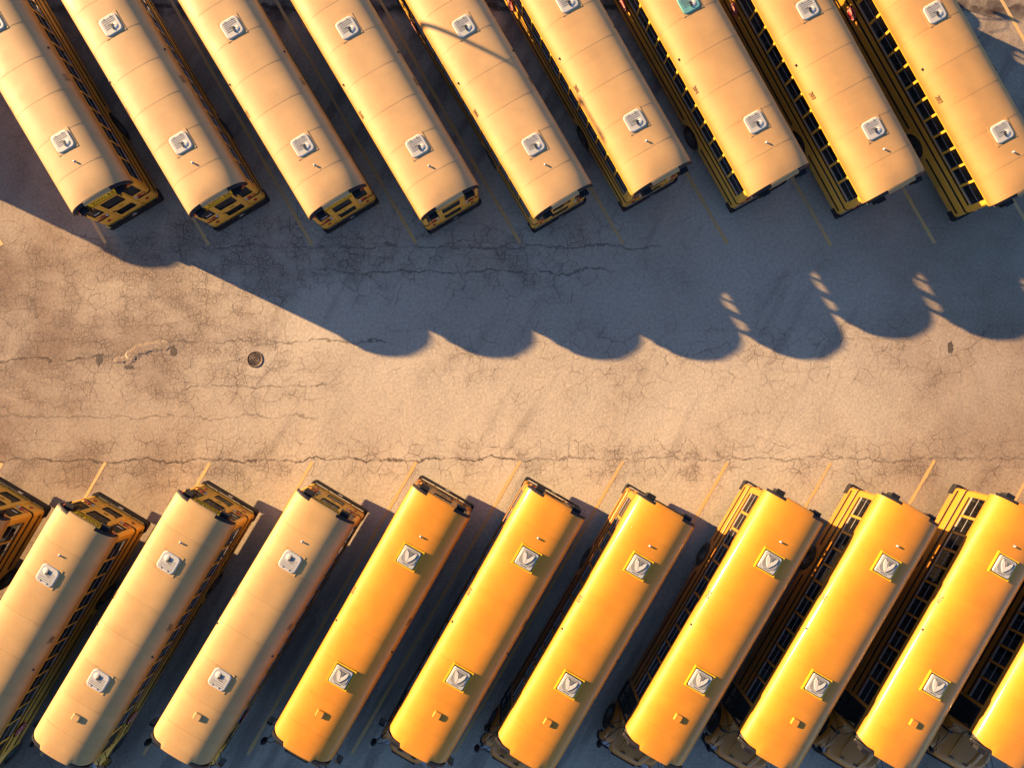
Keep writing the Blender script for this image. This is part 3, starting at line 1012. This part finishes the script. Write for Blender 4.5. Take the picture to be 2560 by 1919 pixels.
    # hood: lofted sections, crowned across and falling towards the nose
    def sec(y, w, zt_, zb, crown):
        pts = []
        n = 18
        for k in range(n + 1):
            a = math.pi * k / n
            c, s_ = math.cos(a), math.sin(a)
            pts.append((-w * math.copysign(abs(c) ** .55, c), y, zb + (zt_ - zb) * abs(s_) ** .45 + crown * (1 - abs(c)) * .5))
        return pts
    hd = MB()
    hd.grid([sec(10.25, .98, 1.50, .75, .05), sec(10.6, .95, 1.47, .75, .05), sec(11.0, .90, 1.42, .75, .05), sec(11.4, .82, 1.34, .75, .05), sec(11.62, .74, 1.24, .72, .04), sec(11.76, .66, 1.08, .70, .02), sec(11.80, .62, .85, .68, .0)])
    hi = part('hood', hd.mesh('hood', body))
    for s in (-1, 1):
        part('hood_rib', MB().tube([(s * .50, 10.35, 1.525), (s * .46, 11.0, 1.455), (s * .38, 11.5, 1.34)], [.02, .025, .012], 6).mesh('hood_rib', body), None, hi)
        part('hood_vent', MB().box(-.10, .10, -.025, .025, -.004, .012).mesh('hood_vent', 'dark'), T((s * .30, 11.42, 1.375)) @ Matrix.Rotation(R(-16), 4, 'X'), hi)
        # fender sweeping over the front wheel
        fm = MB()
        rows = []
        n = 16
        for k in range(n + 1):
            a = math.pi * (1.02 - 1.04 * k / n)
            rows.append([(s * xx, 10.80 + (rr) * math.cos(a) * (1.12 if math.cos(a) > 0 else 1.0), .50 + rr * math.sin(a) * 1.02) for xx, rr in ((.72, .80), (.92, .83), (1.08, .80), (1.17, .72), (1.19, .60))])
        fm.grid(rows)
        part('fender', fm.mesh('fender', body))
        well = MB()
        well.grid([[(s * 1.16, 10.80 + .61 * math.cos(math.pi * k / 12), .5 + .61 * math.sin(math.pi * k / 12)) for k in range(13)],
                   [(s * .60, 10.80 + .61 * math.cos(math.pi * k / 12), .5 + .61 * math.sin(math.pi * k / 12)) for k in range(13)]])
        part('wheel_well', well.mesh('wheel_well', 'inside'))
        part('headlight', MB().prism(rrect(.34, .22, .06, 4, s * .86, .93), 1, 11.48, 11.66).mesh('headlight', 'clear'))
        part('turn_signal', MB().box(min(s * .98, s * 1.08), max(s * .98, s * 1.08), 11.36, 11.52, .98, 1.10).mesh('turn_signal', 'amber'))
    part('grille', MB().box(-.52, .52, 11.74, 11.83, .68, 1.05).mesh('grille', 'black'))
    fb = MB()
    pts = [(-1.2, 11.45), (-1.16, 11.72), (-.85, 11.90), (.85, 11.90), (1.16, 11.72), (1.2, 11.45)]
    ins = [(x * .93, y - .08) for x, y in pts]
    fb.grid([[(x, y, .42) for x, y in pts], [(x, y, .68) for x, y in pts], [(x, y, .68) for x, y in ins], [(x, y, .42) for x, y in ins]], False)
    part('front_bumper', fb.mesh('front_bumper', 'black'))
    # ---- mirrors: rear-view pair by the door posts, oval crossing mirrors out on the fenders
    for s in (-1, 1):
        m = MB()
        m.tube([(s * 1.10, 10.22, 1.75), (s * 1.34, 10.45, 1.78), (s * 1.46, 10.50, 1.80)], .014, 6)
        m.tube([(s * 1.12, 10.10, 2.36), (s * 1.38, 10.40, 2.30), (s * 1.46, 10.50, 1.80)], .014, 6)
        i = part('mirror_arm', m.mesh('mirror_arm', 'black'))
        part('mirror', MB().prism(rrect(.22, .42, .06, 4, s * 1.48, 1.93), 1, 10.45, 10.52).mesh('mirror', 'black'), None, i)
        part('mirror_face', MB().prism(rrect(.19, .38, .05, 4, s * 1.48, 1.93), 1, 10.443, 10.451).mesh('mirror_face', 'mirror'), None, i)
        m = MB()
        m.tube([(s * 1.02, 10.95, 1.28), (s * 1.22, 11.30, 1.56), (s * 1.34, 11.46, 1.64)], .013, 6)
        m.tube([(s * .84, 11.40, 1.22), (s * 1.12, 11.46, 1.58), (s * 1.34, 11.46, 1.64)], .013, 6)
        m.tube([(s * .92, 10.60, 1.42), (s * 1.18, 11.05, 1.62), (s * 1.34, 11.46, 1.64)], .011, 6)
        i = part('mirror_arm', m.mesh('mirror_arm', 'black'))
        el = MB().lathe([(0, -.06), (.08, -.055), (.125, -.02), (.13, .0), (.10, .05), (0, .085)], 1, (0, 0, 0), 16)
        el.v = [(x * .9, y, z * 1.35) for x, y, z in el.v]
        part('mirror', el.mesh('mirror', 'black'), T((s * 1.36, 11.50, 1.62)) @ Matrix.Rotation(s * R(-18), 4, 'Z') @ Matrix.Rotation(R(-22), 4, 'X'), i)
    # ---- wheels
    ty = MB()
    ty.lathe([(.29, -.13), (.44, -.135), (.49, -.11), (.505, -.06), (.505, .06), (.49, .11), (.44, .135), (.29, .13)], 0, (0, 0, 0), 36)
    rim = MB()
    rim.lathe([(0, -.02), (.10, -.02), (.11, .0), (.18, .0), (.20, -.05), (.27, -.07), (.295, .05), (.30, .125)], 0, (0, 0, 0), 28)
    tym, rimm = ty.mesh('wheel', 'rubber'), rim.mesh('rim', 'steel')
    for s in (-1, 1):
        mir = Matrix.Scale(-1, 4, (1, 0, 0)) if s < 0 else Matrix.Identity(4)
        for (x, y) in ((1.05, 3.3), (.76, 3.3), (1.03, 10.80)):
            i = part('wheel', tym, T((s * x, y, .505)) @ mir)
            part('rim', rimm, None, i)
    # ---- folded stop sign on the driver's side
    oc = [(.23 * math.cos(R(22.5 + 45 * k)) / math.cos(R(22.5)), .23 * math.sin(R(22.5 + 45 * k)) / math.cos(R(22.5))) for k in range(8)]
    om = MB().prism([(y + 8.92, z + 1.36) for y, z in oc], 0, -HW - .085, -HW - .065)
    i = part('stop_sign', om.mesh('stop_sign', 'stopred'))
    bz = MB()
    o2 = [(y * .92 + 8.92, z * .92 + 1.36) for y, z in oc]
    o3 = [(y * .85 + 8.92, z * .85 + 1.36) for y, z in oc]
    bz.grid([[(-HW - .087, y, z) for y, z in o2], [(-HW - .087, y, z) for y, z in o3]], False, 0, True)
    part('border', bz.mesh('border', 'paper'), None, i)
    part('lettering', text_mesh('STOP', .15, 'paper', .002, .95), T((-HW - .088, 8.92, 1.36)) @ Matrix.Rotation(R(-90), 4, 'Z') @ Matrix.Rotation(R(90), 4, 'X'), i)
    part('hinge', MB().box(-HW - .07, -HW, 9.10, 9.20, 1.24, 1.48).mesh('hinge', 'black'), None, i)
    return L

for _n in ('213 212 211 210 206 205 204 203 202 214 209 208 207 201 245 240 243 242 241 244 246').split():
    text_mesh(_n, .13, 'ink')
    text_mesh(_n, .20, 'inkb')

def place_bus(L, number, loc, rotz, label, group, tint=(1, 1, 1), block_sun=False, teal=False):
    root = bpy.data.objects.new('school_bus', None)
    COL.objects.link(root)
    root.empty_display_size = .5
    root.location = loc
    root.rotation_euler = (0, 0, rotz)
    tag(root, label, 'school bus', group)
    made = []
    for (name, me, mat, par) in L:
        made.append(link(name, me, root if par < 0 else made[par], mat))
        made[-1].color = (*tint, 1)
    if teal:                      # the front hatch of this bus wears a teal cover
        ld = [o for o in made if o.name.split('.')[0] == 'lid'][1]
        ld.material_slots[0].link = 'OBJECT'
        ld.material_slots[0].material = M['teal']
        ld['label'] = 'teal covered roof hatch lid'
    if block_sun:  # added panels behind the rear windows, only to stop sun patches on the ground
        for (x0, x1, z0, z1) in ((-1.06, -.58, 1.68, 2.35), (-.42, .42, 1.74, 2.32), (.58, 1.06, 1.68, 2.35)):
            link('sun_blocker', MB().box(x0, x1, .035, .042, z0, z1).mesh('sun_blocker', 'inside'), root)
    # fleet number on the emergency door and on both roof edges
    if number:
        me = text_mesh(number, .13, 'ink')
        door = next(o for o in made if o.name.startswith('emergency_door'))
        link('lettering', me, door, T((.02, -.022, 1.56)) @ Matrix.Rotation(R(90), 4, 'X'))
        me = text_mesh(number, .20, 'inkb')
        for s in (-1, 1):
            x = s * 1.165
            z = roof_z(x)
            sl = math.atan2(roof_z(1.12) - roof_z(1.21), .09)
            mt = T((s * 1.175, 4.3, z + .012)) @ Matrix.Rotation(s * R(90), 4, 'Z') @ Matrix.Rotation(sl, 4, 'X')
            link('roof_number', me, root, mt)
    return root

PALE, NEW = make_bus('pale'), make_bus('new')

def locate(hx, hy, deg, row):
    """bus origin (ground under the rear wall) from its rear roof hatch in the photograph"""
    h = px(hx, hy, 3.2)
    rot = R(deg) if row == 'top' else math.pi - R(deg)
    f = Vector((-math.sin(rot), math.cos(rot), 0))
    p = h - f * 2.15
    return (p.x, p.y, 0.0), rot

def build_buses():
    ordn = ['first', 'second', 'third', 'fourth', 'fifth', 'sixth', 'seventh', 'eighth', 'ninth', 'tenth', 'eleventh']
    top = [(152.5, 351.3, 30.6, '213'), (448.9, 355.1, 30.7, '212'), (754.6, 360.9, 31.0, '211'), (1042.2, 362.8, 30.6, '210'), (1334, 359, 30.5, '206'),
           (1588.8, 299.2, 29.7, '205'), (1891, 303, 29.2, '204'), (2187.1, 319.6, 28.6, '203'), (2510.6, 327.3, 29.4, '202')]
    extra = ['cut by the left edge of the picture', 'beside the leftmost one', '', '', 'lamp post shadow across roof', 'lamp arm shadow on roof edge', '', '', 'at the right end of the row']
    for i, (x, y, d, n) in enumerate(top):
        loc, rot = locate(x, y, d, 'top')
        lab = 'faded yellow school bus numbered %s, %s from left in upper row' % (n, ordn[i])
        if extra[i] and i in (4, 5):
            lab = 'faded bus, %s from left in upper row, %s' % (ordn[i], extra[i])
        place_bus(PALE, n, loc, rot, lab, 'school buses parked in the upper row', [(.93, .92, .90), (.97, .96, .94), (1, 1, 1), (1.03, 1.03, 1.03), (1.03, 1.03, 1.04), (1, .98, .93), (.96, .92, .84), (.93, .87, .76), (.89, .81, .66)][i], i < 4, teal=(i == 6))  # paint age per bus; row ends also darkened to paint in lens vignette
    # one more bus beyond the left edge: only its long shadow reaches into the picture
    loc, rot = locate(152.5, 351.3, 30.6, 'top')
    place_bus(PALE, '214', (loc[0] - 9.83, loc[1] + 3.63, 0), rot, 'school bus outside the left edge whose long shadow crosses the aisle', 'school buses parked in the upper row', (1, 1, 1), True)
    bot = [(-164, 1397, 30.6, '209', 0), (114.5, 1439.4, 30.7, '208', 0), (418, 1407.3, 30.8, '207', 0), (723.3, 1405, 30.9, '201', 0), (1022.4, 1393, 29.7, '245', 1),
           (1317, 1397, 29.8, '240', 1), (1597.3, 1416.2, 30.2, '243', 1), (1925.7, 1406.1, 30.4, '242', 1), (2218.6, 1416.2, 30.3, '241', 1), (2512.8, 1417, 29.8, '244', 1), (2811, 1417, 30, '246', 1)]
    for i, (x, y, d, n, new) in enumerate(bot):
        loc, rot = locate(x, y, d, 'bottom')
        what = 'glossy orange school bus with square white roof hatches' if new else 'faded yellow school bus with rounded white roof hatches'
        where = '%s from left in lower row' % ordn[i]
        if i == 0:
            where = 'at left picture edge'
        if i == 10:
            where = 'cut off at lower right corner'
        place_bus(NEW if new else PALE, n, loc, rot, what + ', ' + where, 'school buses parked in the lower row', (1.08, 1.06, 1.1) if i in (4, 5) else (1, 1, 1) if new else (.96, .93, .80))

# ------------------------------------------------------------------ street lamp beyond the top edge (its shadow crosses two roofs)
def build_lamp():
    tip = px(1472, 262, 2.75)
    Hh = 7.6
    k = (Hh - 2.75) / math.tan(R(SUN_EL))
    base = Vector((tip.x, tip.y, 0)) - sdir * k
    root = link('street_lamp', None)
    root.location = base
    tag(root, 'tall galvanised street lamp standing beyond the upper row of buses', 'street lamp')
    link('pole', MB().tube([(0, 0, 0), (0, 0, 4), (0, 0, Hh)], [.11, .09, .065], 14).mesh('pole', 'galv'), root)
    link('base_plate', MB().prism(rrect(.42, .42, .04, 3), 2, 0, .04).mesh('base_plate', 'galv'), root)
    d = Vector((.41, -.91, 0))
    link('arm', MB().tube([Vector((0, 0, Hh - .12)) - d * .25, Vector((0, 0, Hh - .10)), d * .7 + Vector((0, 0, Hh - .06)), d * 1.0 + Vector((0, 0, Hh - .05))], [.03, .05, .045, .04], 10).mesh('arm', 'galv'), root)
    hd = MB()
    n = Vector((d.y, -d.x, 0))
    rows = []
    for (u, w, h) in ((.9, .03, .03), (1.05, .10, .06), (1.25, .13, .07), (1.45, .10, .05), (1.55, .02, .02)):
        c = d * u + Vector((0, 0, Hh - .03))
        rows.append([c + n * (w * math.cos(a)) + Vector((0, 0, h * math.sin(a))) for a in [2 * math.pi * q / 12 for q in range(12)]])
    hd.grid(rows, True, 0, True)
    link('lamp_head', hd.mesh('lamp_head', 'galv'), root)

build_ground()
build_drain()
build_patch()
build_buses()
build_lamp()
